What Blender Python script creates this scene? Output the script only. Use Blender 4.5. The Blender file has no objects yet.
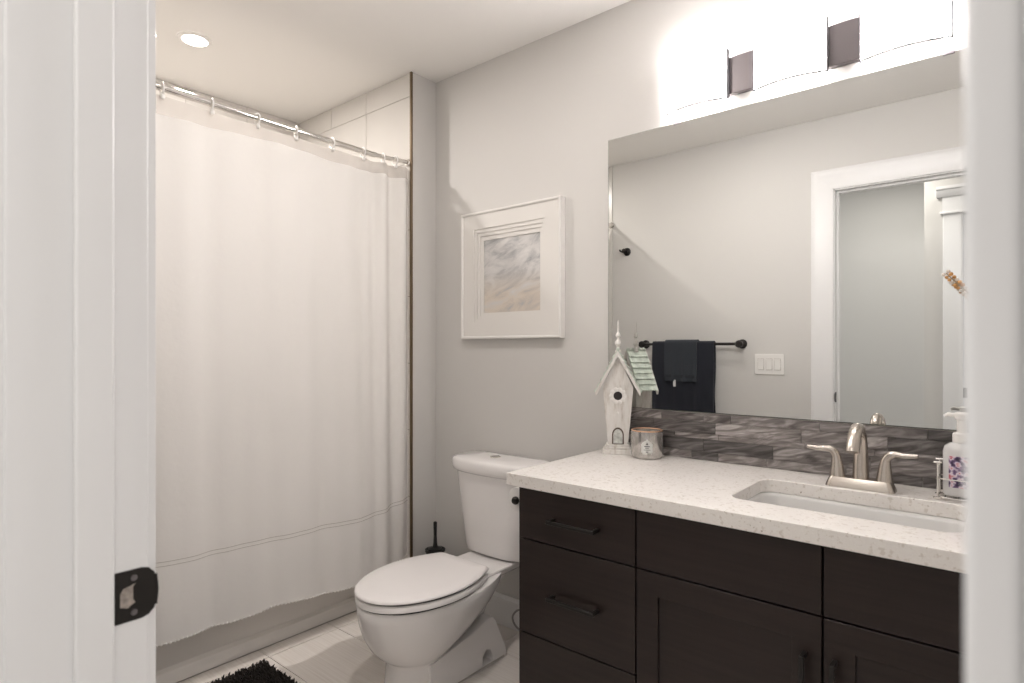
import bpy, bmesh, math, random
from mathutils import Vector, Matrix
random.seed(7)
PI = math.pi
S = bpy.context.scene
COL = S.collection

# ------------------------------------------------------------------ camera
cam_d = bpy.data.cameras.new('camera')
cam = bpy.data.objects.new('camera', cam_d); COL.objects.link(cam)
cam_d.sensor_width = 36.0
cam_d.lens = 592.0 / 1024 * 36.0
cam_d.shift_y = 7.0 / 1024
cam_d.clip_start = 0.02
cam.location = (0, 0, 1.18)
cam.rotation_euler = (math.radians(90), 0, math.radians(40))
cam_d.dof.use_dof = True
cam_d.dof.focus_distance = 2.1
cam_d.dof.aperture_fstop = 6.3
S.camera = cam

# ------------------------------------------------------------------ world, view, large lights
w = bpy.data.worlds.new('world'); S.world = w; w.use_nodes = True
w.node_tree.nodes['Background'].inputs[0].default_value = (0.80, 0.88, 1.0, 1)
w.node_tree.nodes['Background'].inputs[1].default_value = 1.0
S.view_settings.view_transform = 'Standard'
S.view_settings.look = 'None'
S.view_settings.gamma = 1.0
S.view_settings.use_curve_mapping = False
S.view_settings.exposure = 0.0

def area(name, loc, rot, sx, sy, power, color):
    l = bpy.data.lights.new(name, 'AREA'); l.shape = 'RECTANGLE'; l.size = sx; l.size_y = sy
    l.energy = power; l.color = color
    o = bpy.data.objects.new(name, l); COL.objects.link(o); o.location = loc; o.rotation_euler = rot
    return o
# unseen daylight panels added at the two hallway ends; no windows there
area('hall_daylight_fill', (2.30, -0.45, 1.45), (0, math.radians(90), 0), 1.6, 0.9, 16, (0.97, 0.98, 1.0))
area('hall_daylight_fill_far', (-2.55, -0.55, 1.45), (0, math.radians(-90), 0), 1.6, 0.9, 14, (0.93, 0.96, 1.0))
# unseen fill panels added under the hall ceiling to brighten the bathroom
area('hall_top_fill', (0.75, -0.50, 2.43), (0, 0, 0), 0.35, 0.35, 8, (1.0, 0.96, 0.91))
area('hall_top_fill_far', (-0.65, -0.70, 2.43), (0, 0, 0), 0.35, 0.35, 9, (1.0, 0.96, 0.91))
SHADE_E = 54.0        # emission of the three vanity shades
CAN_W = 15.0
FILL_W = 8.0        # unseen fill lamp added in the middle of the room         # line above: recessed lamp over the tub
VAN_COL = (1.0, 0.965, 0.965)
CAN_COL = (1.0, 0.94, 0.90)

# ------------------------------------------------------------------ geometry helpers
def BM(): return bmesh.new()

def box(bm, x0, x1, y0, y1, z0, z1, M=None):
    v = [bm.verts.new(p) for p in ((x0,y0,z0),(x1,y0,z0),(x1,y1,z0),(x0,y1,z0),(x0,y0,z1),(x1,y0,z1),(x1,y1,z1),(x0,y1,z1))]
    fs = [bm.faces.new([v[i] for i in q]) for q in ((0,3,2,1),(4,5,6,7),(0,1,5,4),(1,2,6,5),(2,3,7,6),(3,0,4,7))]
    if M is not None:
        for a in v: a.co = M @ a.co
    return v, fs

def loft(bm, secs, cap0=True, cap1=True, closed=True):
    rings = [[bm.verts.new(p) for p in s] for s in secs]
    n = len(rings[0])
    for a, b in zip(rings[:-1], rings[1:]):
        for i in range(n if closed else n-1):
            j = (i+1) % n
            bm.faces.new((a[i], a[j], b[j], b[i]))
    if cap0: bm.faces.new(rings[0][::-1])
    if cap1: bm.faces.new(rings[-1])
    return rings

def ring_pts(c, r, axis='z', n=20, rx=None):
    out = []
    for i in range(n):
        a = 2*PI*i/n; u, v = r*math.cos(a), (rx or r)*math.sin(a)
        if axis == 'z': out.append((c[0]+u, c[1]+v, c[2]))
        elif axis == 'y': out.append((c[0]+u, c[1], c[2]+v))
        else: out.append((c[0], c[1]+u, c[2]+v))
    return out

def lathe(bm, prof, c=(0,0,0), axis='z', n=24, cap=True):
    """prof: list of (radius, height along the axis)"""
    secs = []
    for r, h in prof:
        r = max(r, 1e-4)
        p = {'z': (c[0], c[1], c[2]+h), 'y': (c[0], c[1]+h, c[2]), 'x': (c[0]+h, c[1], c[2])}[axis]
        secs.append(ring_pts(p, r, axis, n))
    loft(bm, secs, cap, cap)

def tube(bm, pts, rad, n=10, cap=True, flat=1.0):
    pts = [Vector(p) for p in pts]
    rads = rad if isinstance(rad, (list, tuple)) else [rad]*len(pts)
    up = Vector((0.13, 0.31, 0.94)).normalized()
    prevn = None; secs = []
    for i, p in enumerate(pts):
        t = (pts[min(i+1, len(pts)-1)] - pts[max(i-1, 0)])
        if t.length < 1e-9: t = Vector((0,0,1))
        t.normalize()
        if prevn is None:
            a = up if abs(t.dot(up)) < .9 else Vector((1,0,0))
            nn = (a - t*a.dot(t)).normalized()
        else:
            nn = (prevn - t*prevn.dot(t)).normalized()
        prevn = nn; b = t.cross(nn)
        secs.append([p + (nn*math.cos(2*PI*k/n) + b*math.sin(2*PI*k/n)*flat)*rads[i] for k in range(n)])
    loft(bm, secs, cap, cap)

def spline(ctrl, n=8):
    c = [Vector(p) for p in ctrl]; c = [2*c[0]-c[1]] + c + [2*c[-1]-c[-2]]
    out = []
    for i in range(1, len(c)-2):
        for k in range(n):
            t = k/n
            p0, p1, p2, p3 = c[i-1], c[i], c[i+1], c[i+2]
            out.append(.5*((2*p1) + (-p0+p2)*t + (2*p0-5*p1+4*p2-p3)*t*t + (-p0+3*p1-3*p2+p3)*t**3))
    out.append(c[-2]); return out

def torus(bm, c, R, r, axis='y', n=20, m=8, scale=(1,1)):
    rings = []
    for i in range(n):
        a = 2*PI*i/n; ring = []
        for j in range(m):
            b = 2*PI*j/m; q = R + r*math.cos(b)
            u, v, h = q*math.cos(a)*scale[0], q*math.sin(a)*scale[1], r*math.sin(b)
            p = {'z': (u, v, h), 'y': (u, h, v), 'x': (h, u, v)}[axis]
            ring.append(bm.verts.new((c[0]+p[0], c[1]+p[1], c[2]+p[2])))
        rings.append(ring)
    for i in range(n):
        for j in range(m):
            a, b = rings[i], rings[(i+1) % n]
            bm.faces.new((a[j], b[j], b[(j+1) % m], a[(j+1) % m]))

def prism(bm, poly, h0, h1, plane='xz', M=None):
    """polygon in a plane, extruded along the remaining axis"""
    def P(a, b, h):
        v = {'xz': (a, h, b), 'yz': (h, a, b), 'xy': (a, b, h)}[plane]
        v = Vector(v); return M @ v if M is not None else v
    loft(bm, [[P(a, b, h0) for a, b in poly], [P(a, b, h1) for a, b in poly]])

def rrect(x0, x1, y0, y1, r, n=6):
    out = []
    for cx, cy, a0 in ((x1-r, y1-r, 0), (x0+r, y1-r, 90), (x0+r, y0+r, 180), (x1-r, y0+r, 270)):
        for k in range(n+1):
            a = math.radians(a0 + 90*k/n)
            out.append((cx+r*math.cos(a), cy+r*math.sin(a)))
    return out

def worg(p):
    v = Vector((0,0,0))
    while p is not None:
        v = v + Vector(p.location); p = p.parent
    return v

def obj(name, bm, mat, parent=None, local=False, bevel=0, seg=2, smooth=35, sub=0, solid=0):
    """ONE mesh object. Coordinates are world unless local (then relative to the thing's origin)."""
    bmesh.ops.recalc_face_normals(bm, faces=bm.faces[:])
    loc = Vector((0,0,0))
    if parent is None:
        if not local:
            xs = [v.co for v in bm.verts]
            loc = Vector(((min(v.x for v in xs)+max(v.x for v in xs))/2, (min(v.y for v in xs)+max(v.y for v in xs))/2, min(v.z for v in xs)))
            bmesh.ops.translate(bm, verts=bm.verts[:], vec=-loc)
    elif not local:
        bmesh.ops.translate(bm, verts=bm.verts[:], vec=-worg(parent))
    me = bpy.data.meshes.new(name); bm.to_mesh(me); bm.free()
    if mat is not None: me.materials.append(mat)
    if smooth:
        for p in me.polygons: p.use_smooth = True
        me.set_sharp_from_angle(angle=math.radians(smooth))
    o = bpy.data.objects.new(name, me); COL.objects.link(o); o.location = loc
    if parent is not None: o.parent = parent
    if bevel:
        m = o.modifiers.new('bevel', 'BEVEL'); m.width = bevel; m.segments = seg; m.limit_method = 'ANGLE'; m.angle_limit = math.radians(40)
    if sub:
        m = o.modifiers.new('sub', 'SUBSURF'); m.levels = sub; m.render_levels = sub
    if solid:
        m = o.modifiers.new('solid', 'SOLIDIFY'); m.thickness = solid
    return o

def tag(o, label, cat, group=None):
    o['label'] = label; o['category'] = cat
    if group: o['group'] = group
    return o

def thing(name, label, cat, loc, rotz=0, group=None):
    o = bpy.data.objects.new(name, None); COL.objects.link(o)
    o.empty_display_size = .05
    o.location = loc; o.rotation_euler = (0, 0, rotz)
    return tag(o, label, cat, group)

def struct(name, bm, mat, parent=None, **k):
    o = obj(name, bm, mat, parent, **k)
    if parent is None: o['kind'] = 'structure'
    return o

def struct_empty(name, loc):
    o = bpy.data.objects.new(name, None); COL.objects.link(o); o.location = loc; o['kind'] = 'structure'
    return o

def cut(o, bm_cut):
    """boolean difference baked into o's mesh; bm_cut in the same coordinates as o's world position"""
    bmesh.ops.recalc_face_normals(bm_cut, faces=bm_cut.faces[:])
    me = bpy.data.meshes.new('cutter'); bm_cut.to_mesh(me); bm_cut.free()
    c = bpy.data.objects.new('cutter', me); COL.objects.link(c)
    m = o.modifiers.new('cut', 'BOOLEAN'); m.operation = 'DIFFERENCE'; m.object = c; m.solver = 'EXACT'
    dg = bpy.context.evaluated_depsgraph_get(); dg.update()
    new = bpy.data.meshes.new_from_object(o.evaluated_get(dg))
    o.modifiers.clear(); o.data = new
    new.set_sharp_from_angle(angle=math.radians(30))
    bpy.data.objects.remove(c); bpy.data.meshes.remove(me)

def copy_tree(o, parent=None):
    c = o.copy(); COL.objects.link(c)
    if parent is not None: c.parent = parent
    for ch in list(o.children): copy_tree(ch, c)
    return c

# ------------------------------------------------------------------ materials
def mat(name, col, rough=.5, metal=0.0, bump=0.0, bscale=60, var=0.0, vscale=4, coat=0.0, trans=0.0, ior=1.45, spec=.5, emis=None, estr=0, sss=0, alpha=1, sheen=0):
    m = bpy.data.materials.new(name); m.use_nodes = True
    nt = m.node_tree; N = nt.nodes; L = nt.links; b = N['Principled BSDF']
    b.inputs['Base Color'].default_value = (*col, 1); b.inputs['Roughness'].default_value = rough
    b.inputs['Metallic'].default_value = metal; b.inputs['Coat Weight'].default_value = coat
    b.inputs['Transmission Weight'].default_value = trans; b.inputs['IOR'].default_value = ior
    b.inputs['Specular IOR Level'].default_value = spec; b.inputs['Alpha'].default_value = alpha
    b.inputs['Sheen Weight'].default_value = sheen
    if emis: b.inputs['Emission Color'].default_value = (*emis, 1); b.inputs['Emission Strength'].default_value = estr
    tc = N.new('ShaderNodeTexCoord')
    if bump:
        n = N.new('ShaderNodeTexNoise'); n.inputs['Scale'].default_value = bscale; n.inputs['Detail'].default_value = 4
        L.new(tc.outputs['Object'], n.inputs['Vector'])
        k = N.new('ShaderNodeBump'); k.inputs['Strength'].default_value = bump; k.inputs['Distance'].default_value = .002
        L.new(n.outputs['Fac'], k.inputs['Height']); L.new(k.outputs['Normal'], b.inputs['Normal'])
    if var:
        n = N.new('ShaderNodeTexNoise'); n.inputs['Scale'].default_value = vscale; n.inputs['Detail'].default_value = 5
        L.new(tc.outputs['Object'], n.inputs['Vector'])
        r = N.new('ShaderNodeValToRGB'); e = r.color_ramp.elements
        e[0].position = .3; e[1].position = .7
        e[0].color = (*[c*(1-var) for c in col], 1); e[1].color = (*[min(1, c*(1+var)) for c in col], 1)
        L.new(n.outputs['Fac'], r.inputs['Fac']); L.new(r.outputs['Color'], b.inputs['Base Color'])
    return m

def nodes(m): return m.node_tree.nodes, m.node_tree.links, m.node_tree.nodes['Principled BSDF']

def mapped(m, scale=(1,1,1), rot=(0,0,0)):
    N, L, b = nodes(m)
    tc = N.new('ShaderNodeTexCoord'); mp = N.new('ShaderNodeMapping')
    mp.inputs['Scale'].default_value = scale; mp.inputs['Rotation'].default_value = rot
    L.new(tc.outputs['Object'], mp.inputs['Vector']); return mp

def ramp(m, src, stops, dst=None):
    N, L, b = nodes(m); r = N.new('ShaderNodeValToRGB'); e = r.color_ramp.elements
    while len(e) < len(stops): e.new(.5)
    for k, (p, c) in zip(e, stops): k.position = p; k.color = (*c, 1)
    L.new(src, r.inputs['Fac'])
    if dst: L.new(r.outputs['Color'], b.inputs[dst])
    return r

M_paint = mat('wall_paint', (.64, .622, .597), .55, bump=.15, bscale=220, spec=.3)
M_hall = mat('hall_paint', (.66, .65, .63), .6, bump=.1, bscale=220, spec=.3)
M_ceil = mat('ceiling_paint', (.87, .85, .82), .9, bump=.12, bscale=90, spec=.2)
M_trim = mat('white_trim_paint', (.80, .79, .785), .32, spec=.5)
M_tile = mat('wall_tile_ceramic', (.66, .635, .60), .25, var=.03, vscale=3)
M_grout = mat('grout', (.33, .30, .27), .9)
M_bronze = mat('bronze_edge_trim', (.20, .15, .10), .35, metal=.9)
M_porc = mat('white_porcelain', (.85, .825, .81), .12, coat=.4)
M_seat = mat('seat_plastic', (.87, .84, .825), .25)
M_acr = mat('tub_acrylic', (.74, .71, .675), .22)
M_nickel = mat('brushed_nickel', (.56, .51, .46), .27, metal=1, bump=.03, bscale=300)
M_chrome = mat('chrome', (.82, .80, .77), .10, metal=1)
M_plate = mat('lamp_backplate_metal', (.20, .18, .185), .42, metal=.8)
M_dkmetal = mat('dark_lamp_edge', (.16, .15, .16), .7, metal=.2)
M_rimshade = mat('lamp_rim_shade', (.03, .03, .03), .8)
M_black = mat('matte_black_metal', (.018, .016, .015), .35, metal=.3)
M_strike = mat('dark_bronze_metal', (.025, .022, .02), .42, metal=.5)
M_wornmetal = mat('worn_metal', (.45, .40, .36), .4, metal=.8, var=.3, vscale=200)
M_towel = mat('navy_black_terry', (.012, .014, .022), .95, bump=1.0, bscale=500, sheen=.15)
M_towel2 = mat('charcoal_terry', (.030, .036, .045), .95, bump=1.0, bscale=500, sheen=.2)
M_hem = mat('charcoal_terry_band', (.022, .026, .033), .8)
M_tag = mat('white_fabric_tag', (.75, .75, .75), .8)
M_plastic = mat('white_plastic', (.82, .80, .77), .35)
M_paper = mat('toilet_paper', (.80, .78, .76), .95, bump=.3, bscale=200)
M_frame = mat('white_frame_wood', (.78, .76, .73), .35, var=.02, vscale=20)
M_mat = mat('white_mat_board', (.76, .735, .70), .9)
M_matline = mat('mat_core', (.50, .46, .42), .9)
M_mirror = mat('mirror_silver', (.745, .75, .735), .0, metal=1)
M_mirback = mat('mirror_dark_edge', (.10, .11, .09), .3)
M_gap = mat('dark_core_and_gap_shade', (.010, .008, .007), .8)
M_hose = mat('braided_hose', (.35, .34, .33), .35, metal=.8, bump=.4, bscale=600)
M_rubber = mat('black_plastic', (.012, .012, .012), .3)

# espresso wood
def wood(name, rot=0):
    m = mat(name, (.03, .02, .017), .34, spec=.42)
    N, L, b = nodes(m)
    mp = mapped(m, (2, 2, 45) if rot == 0 else (45, 2, 2))
    n = N.new('ShaderNodeTexNoise'); n.inputs['Scale'].default_value = 1.6; n.inputs['Detail'].default_value = 6
    L.new(mp.outputs[0], n.inputs['Vector'])
    ramp(m, n.outputs['Fac'], [(.3, (.016, .0100, .0085)), (.7, (.026, .0165, .0145))], 'Base Color')
    k = N.new('ShaderNodeBump'); k.inputs['Strength'].default_value = .08; k.inputs['Distance'].default_value = .001
    L.new(n.outputs['Fac'], k.inputs['Height']); L.new(k.outputs['Normal'], b.inputs['Normal'])
    return m
M_wood = wood('espresso_wood'); M_woodv = wood('espresso_wood_upright', 1)

# quartz with small specks
M_quartz = mat('speckled_quartz', (.80, .77, .73), .16)
N, L, b = nodes(M_quartz)
mp = mapped(M_quartz)
vo = N.new('ShaderNodeTexVoronoi'); vo.inputs['Scale'].default_value = 290; L.new(mp.outputs[0], vo.inputs['Vector'])
no = N.new('ShaderNodeTexNoise'); no.inputs['Scale'].default_value = 95; no.inputs['Detail'].default_value = 3; L.new(mp.outputs[0], no.inputs['Vector'])
r1 = ramp(M_quartz, vo.outputs['Color'], [(.0, (.30, .25, .20)), (.055, (.58, .53, .47)), (.09, (.79, .755, .72)), (1, (.83, .80, .765))])
r2 = ramp(M_quartz, no.outputs['Fac'], [(.33, (.72, .68, .63)), (.42, (1, 1, 1))])
mx = N.new('ShaderNodeMixRGB'); mx.blend_type = 'MULTIPLY'; mx.inputs[0].default_value = .6
L.new(r1.outputs[0], mx.inputs[1]); L.new(r2.outputs[0], mx.inputs[2]); L.new(mx.outputs[0], b.inputs['Base Color'])

# floor tile: 61 x 30.5 cm porcelain with fine linear streaks
M_floor = mat('floor_tile_porcelain', (.66, .61, .56), .30)
N, L, b = nodes(M_floor)
mp = mapped(M_floor, (3, 160, 1))
n = N.new('ShaderNodeTexNoise'); n.inputs['Scale'].default_value = 1.0; n.inputs['Detail'].default_value = 4; L.new(mp.outputs[0], n.inputs['Vector'])
ramp(M_floor, n.outputs['Fac'], [(.3, (.66, .61, .56)), (.7, (.76, .72, .68))], 'Base Color')

# stone mosaic pieces, each with its own tone (colour attribute) and veins
M_stone = mat('slate_mosaic', (.2, .18, .17), .32)
N, L, b = nodes(M_stone)
mp = mapped(M_stone, (1, 1, 2.2), (0, math.radians(25), 0))
wv = N.new('ShaderNodeTexNoise'); wv.inputs['Scale'].default_value = 9; wv.inputs['Detail'].default_value = 8; wv.inputs['Distortion'].default_value = 2.2
at = N.new('ShaderNodeAttribute'); at.attribute_name = 'tone'
ad = N.new('ShaderNodeVectorMath'); ad.operation = 'ADD'; L.new(mp.outputs[0], ad.inputs[0]); L.new(at.outputs['Color'], ad.inputs[1])
sc = N.new('ShaderNodeVectorMath'); sc.operation = 'MULTIPLY'; sc.inputs[1].default_value = (.7, 1, 1.9)
L.new(ad.outputs[0], sc.inputs[0]); L.new(sc.outputs[0], wv.inputs['Vector'])
r1 = ramp(M_stone, wv.outputs['Fac'], [(.32, (.055, .048, .045)), (.48, (.125, .112, .107)), (.58, (.20, .183, .177)), (.72, (.33, .31, .30))])
mx = N.new('ShaderNodeMixRGB'); mx.blend_type = 'MULTIPLY'; mx.inputs[0].default_value = 1
se = N.new('ShaderNodeSeparateColor'); L.new(at.outputs['Color'], se.inputs[0])
L.new(r1.outputs[0], mx.inputs[1]); L.new(se.outputs[0], mx.inputs[2]); L.new(mx.outputs[0], b.inputs['Base Color'])

# curtain cloth: woven white, lets some light through
def cloth(name, col, transl, transp, bump):
    m = bpy.data.materials.new(name); m.use_nodes = True
    N = m.node_tree.nodes; L = m.node_tree.links; N.clear()
    out = N.new('ShaderNodeOutputMaterial')
    d = N.new('ShaderNodeBsdfDiffuse'); d.inputs[0].default_value = (*col, 1)
    t = N.new('ShaderNodeBsdfTranslucent'); t.inputs[0].default_value = (*col, 1)
    mx = N.new('ShaderNodeMixShader'); mx.inputs[0].default_value = transl
    L.new(d.outputs[0], mx.inputs[1]); L.new(t.outputs[0], mx.inputs[2]); last = mx
    if bump:
        tc = N.new('ShaderNodeTexCoord'); n = N.new('ShaderNodeTexNoise'); n.inputs['Scale'].default_value = 45; n.inputs['Detail'].default_value = 6
        L.new(tc.outputs['Object'], n.inputs['Vector'])
        k = N.new('ShaderNodeBump'); k.inputs['Strength'].default_value = bump; k.inputs['Distance'].default_value = .004
        L.new(n.outputs['Fac'], k.inputs['Height']); L.new(k.outputs['Normal'], d.inputs['Normal'])
    if transp:
        tr = N.new('ShaderNodeBsdfTransparent'); m2 = N.new('ShaderNodeMixShader'); m2.inputs[0].default_value = transp
        L.new(last.outputs[0], m2.inputs[1]); L.new(tr.outputs[0], m2.inputs[2]); last = m2
    L.new(last.outputs[0], out.inputs[0]); return m
M_curtain = cloth('curtain_cloth', (.90, .87, .835), .09, 0, .25)
M_sheer = cloth('sheer_header', (.74, .70, .66), .15, .30, 0)
M_stitch = mat('stitch_thread', (.55, .51, .47), .9)

M_shade = mat('lit_opal_glass', (.9, .9, .9), .4, emis=VAN_COL, estr=SHADE_E)
M_canlens = mat('lit_lamp_lens', (.9, .9, .9), .4, emis=CAN_COL, estr=14)

# ------------------------------------------------------------------ room
HT = 2.44
YB = 1.919       # mirror wall
YF = 0.241        # inner face of the door wall
YH = 0.12        # hall face of the door wall
XS = -2.082      # face of the short return beside the tub
YT = 1.773       # tiled end of the tub alcove
XT = -3.043      # tiled long wall behind the tub
XR = 0.62        # wall at the right end of the vanity
bm = BM(); box(bm, XS, XR+.1, YB, YB+.1, 0, HT); struct('wall_back', bm, M_paint)
bm = BM(); box(bm, XS-.008, XS, YT+.004, YB+.1, 0, HT); box(bm, XT-.1, XS-.008, YT+.02, YB+.1, 0, HT); struct('wall_return', bm, M_paint)
bm = BM(); box(bm, XT-.12, XT-.012, -.0, YB+.1, 0, HT); struct('wall_left', bm, M_paint)
bm = BM(); box(bm, XR, XR+.1, YF, YB, 0, HT); struct('wall_right', bm, M_paint)
# door wall with its opening
XL, XRJ = -.722, .003        # jamb faces
DH = 2.037
bm = BM()
box(bm, XT-.12, XL-.018, YH, YF, 0, HT); box(bm, XRJ+.018, XR+.1, YH, YF, 0, HT); box(bm, XL-.018, XRJ+.018, YH, YF, DH+.018, HT)
struct('wall_front', bm, M_paint)
bm = BM(); box(bm, -3.2, 2.6, -1.6, YB+.1, HT, HT+.08); struct('ceiling', bm, M_ceil)

# floor: tiles with grout joints as real gaps
bm = BM(); box(bm, -3.2, 2.6, -1.6, YB+.1, -.05, -.0025); fl = struct('floor', bm, M_grout)
bm = BM()
xs = [-2.249, -2.167, -1.557, -.947, -.337, .273, .62]
ys = [.25]; y = 1.44-.303*3
while y < YB-.02: ys.append(y); y += .303
ys.append(YB)
for xa, xb in zip(xs[:-1], xs[1:]):
    for ya, yb in zip(ys[:-1], ys[1:]):
        box(bm, xa+.0015, xb-.0015, ya+.0015, yb-.0015, -.01, 0)
struct('floor_tiles', bm, M_floor, fl)
M_hfloor = mat('hall_carpet', (.36, .33, .30), .95, bump=1, bscale=300)
bm = BM(); box(bm, -3.2, 2.6, -1.6, YF, -.01, 0); struct('hall_carpet', bm, M_hfloor, fl)

# tiled alcove walls, tile by tile in one surface mesh, on a grout bed
bm = BM(); box(bm, XT-.012, XS-.006, YT+.003, YT+.02, 0, HT); we = struct('wall_alcove_end', bm, M_grout)
rows = [(2.333, 2.44, .30, -2.427)]; z = 2.333
while z > .3: rows.append((z-.305, z, .60, -2.427)); z -= .305
bm = BM()
for z0, z1, wd, j0 in rows:
    js = [XS-.008]; j = j0
    while j > XT+.01: js.append(j); j -= wd
    js.append(XT)
    for a, c in zip(js[:-1], js[1:]): box(bm, c+.0015, a-.0015, YT, YT+.01, z0+.0015, z1-.0015)
struct('tile_facing', bm, M_tile, we)
bm = BM(); box(bm, XT-.012, XT-.003, YF, YT+.003, 0, HT); wl = struct('wall_alcove_side', bm, M_grout)
bm = BM()
for z0, z1, wd, j0 in rows:
    js = [YT]; j = 1.477
    while j > YF+.01: js.append(j); j -= wd
    js.append(YF)
    for a, c in zip(js[:-1], js[1:]): box(bm, XT-.01, XT, c+.0015, a-.0015, z0+.0015, z1-.0015)
struct('tile_facing', bm, M_tile, wl)
bm = BM(); box(bm, XT, -2.10, YF, YF+.008, 0, HT); struct('wall_alcove_near', bm, M_tile)
bm = BM(); box(bm, XS-.010, XS+.0015, YT-.006, YT+.004, .0, HT); struct('trim_1', bm, M_bronze, bevel=.0008)

# baseboard behind the toilet and beside it
def baseboard(name, x0, x1, y0, y1, face):
    bm = BM()
    prof = [(0, 0), (.012, 0), (.012, .094), (.017, .098), (.017, .116), (.010, .122), (.006, .127), (0, .127)]
    if face == '-y': poly = [(y1-d, h) for d, h in prof]; prism(bm, poly, x0, x1, 'yz')
    if face == '+x': poly = [(x0+d, h) for d, h in prof]; prism(bm, poly, y0, y1, 'xz')
    if face == '+y': poly = [(y0+d, h) for d, h in prof]; prism(bm, poly, x0, x1, 'yz')
    return struct(name, bm, M_trim)
baseboard('baseboard_back', XS+.0145, -1.116, 0, YB, '-y')
baseboard('baseboard_return', XS, 0, YT+.005, YB, '+x')
baseboard('baseboard_front', XS, XL-.118, YF, 0, '+y')

# door frame
d1 = struct_empty('door_1', ((XL+XRJ)/2, (YH+YF)/2, 0))
def jamb(x0, x1):
    bm = BM(); box(bm, x0, x1, YH, YF, 0, DH); obj('jamb', bm, M_trim, d1, bevel=.0015)
jamb(XL-.018, XL); jamb(XRJ, XRJ+.018)
bm = BM(); box(bm, XL-.018, XRJ+.018, YH, YF, DH, DH+.018); obj('head_jamb', bm, M_trim, d1, bevel=.0015)
bm = BM(); box(bm, XL, XL+.011, .172, .206, 0, DH-.0); obj('door_stop', bm, M_trim, d1, bevel=.0025, seg=3)
bm = BM(); box(bm, XRJ-.011, XRJ, .172, .206, 0, DH); obj('door_stop', bm, M_trim, d1, bevel=.0025, seg=3)
bm = BM(); box(bm, XL+.011, XRJ-.011, .172, .206, DH-.011, DH); obj('door_stop', bm, M_trim, d1, bevel=.002)
def casing(parent, xl, xr, top, yface, s, w=.110, rev=.006, left=True, right=True):
    """profiled casing around an opening; s = +1 the room lies towards +y"""
    prof = [(0, 0), (0, .009), (.004, .0105), (.012, .0125), (.020, .011), (.075, .015), (.085, .018), (w-.006, .018), (w, .014), (w, 0)]
    if left:
        bm = BM(); loft(bm, [[(xl-rev-a, yface+s*t, 0) for a, t in prof], [(xl-rev-a, yface+s*t, top+rev+a) for a, t in prof]]); obj('casing', bm, M_trim, parent)
    if right:
        bm = BM(); loft(bm, [[(xr+rev+a, yface+s*t, 0) for a, t in prof], [(xr+rev+a, yface+s*t, top+rev+a) for a, t in prof]]); obj('casing', bm, M_trim, parent)
    bm = BM(); loft(bm, [[(xl-rev-a, yface+s*t, top+rev+a) for a, t in prof], [(xr+rev+a, yface+s*t, top+rev+a) for a, t in prof]]); obj('head_casing', bm, M_trim, parent)
casing(d1, XL, XRJ, DH, YF, 1)
casing(d1, XL, XRJ, DH, YH, -1, w=.09)

# strike plate let into the left jamb, its lip curling over the bathroom edge
bm = BM()
zc = .915; h = .0275
poly = [(.2085, zc-h), (.234, zc-h), (.241, zc-h+.002), (.2462, zc-h+.0075), (.2492, zc-h+.017), (.2496, zc), (.2492, zc+h-.017), (.2462, zc+h-.0075), (.241, zc+h-.002), (.234, zc+h), (.2085, zc+h)]
prism(bm, poly, XL-.0010, XL+.0012, 'yz')
sp = obj('strike_plate', bm, M_strike, d1, bevel=.0004)
bm = BM(); tube(bm, [(XL+.0002, .2478, zc-h+.011), (XL+.0002, .2492, zc), (XL+.0002, .2478, zc+h-.011)], .0018, 8); obj('strike_lip', bm, M_strike, sp, local=False)
bm = BM(); prism(bm, [(.2135+.015*a, zc+b*.0125) for a, b in ((0,-.8),(.45,-1),(.95,-.62),(.80,-.3),(.80,.75),(.95,1),(.6,.85),(.2,.75),(0,.35))], XL+.0010, XL+.0015, 'yz'); obj('latch_hole', bm, M_wornmetal, sp)
for s in (-1, 1):
    bm = BM(); lathe(bm, [(.0034, .0), (.0032, .0009), (.0012, .0006)], (XL+.0012, .2265, zc+s*.0185), 'x', 14); obj('screw', bm, M_plate, sp)

# ------------------------------------------------------------------ hallway behind the camera, seen in the mirror
bm = BM(); box(bm, -3.2, -.435, -1.50, -1.40, 0, HT); struct('wall_hall', bm, M_hall)
bm = BM(); box(bm, -.435, -.245, -1.50, -1.0, 0, HT); box(bm, -.245, .62, -1.14, -1.0, 2.06, HT); box(bm, .62, 2.6, -1.10, -1.0, 0, HT); struct('wall_hall_corner', bm, M_paint)
bm = BM(); box(bm, -3.2, -3.1, -1.5, YH, 0, HT); struct('wall_hall_left', bm, M_hall)
bm = BM(); box(bm, 2.5, 2.6, -1.1, YH, 0, HT); struct('wall_hall_right', bm, M_hall)
bm = BM(); box(bm, .72, 2.5, YH, YH+.1, 0, HT); struct('wall_hall_front', bm, M_hall)
d2 = struct_empty('door_2', (.19, -1.0, 0))
bm = BM(); box(bm, -.332, -.235, -1.0, -.982, 0, 2.075); obj('casing', bm, M_trim, d2, bevel=.003)
bm = BM(); box(bm, .61, .70, -1.0, -.982, 0, 2.075); obj('casing', bm, M_trim, d2, bevel=.003)
bm = BM(); box(bm, -.335, .705, -1.0, -.980, 2.075, 2.175); obj('head_casing', bm, M_trim, d2)
bm = BM()
prism(bm, [(-1.0, 2.175), (-.972, 2.175), (-.955, 2.195), (-.950, 2.215), (-.940, 2.222), (-.940, 2.240), (-1.0, 2.240)], -.366, .736, 'yz'); obj('header_cap', bm, M_trim, d2)
bm = BM(); box(bm, -.348, .718, -1.0, -.970, 2.062, 2.076); obj('header_bead', bm, M_trim, d2, bevel=.003)
bm = BM(); box(bm, -.245, -.227, -1.14, -1.0, 0, 2.06); obj('jamb', bm, M_trim, d2, bevel=.001)
bm = BM(); box(bm, .602, .620, -1.14, -1.0, 0, 2.06); obj('jamb', bm, M_trim, d2, bevel=.001)
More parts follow.
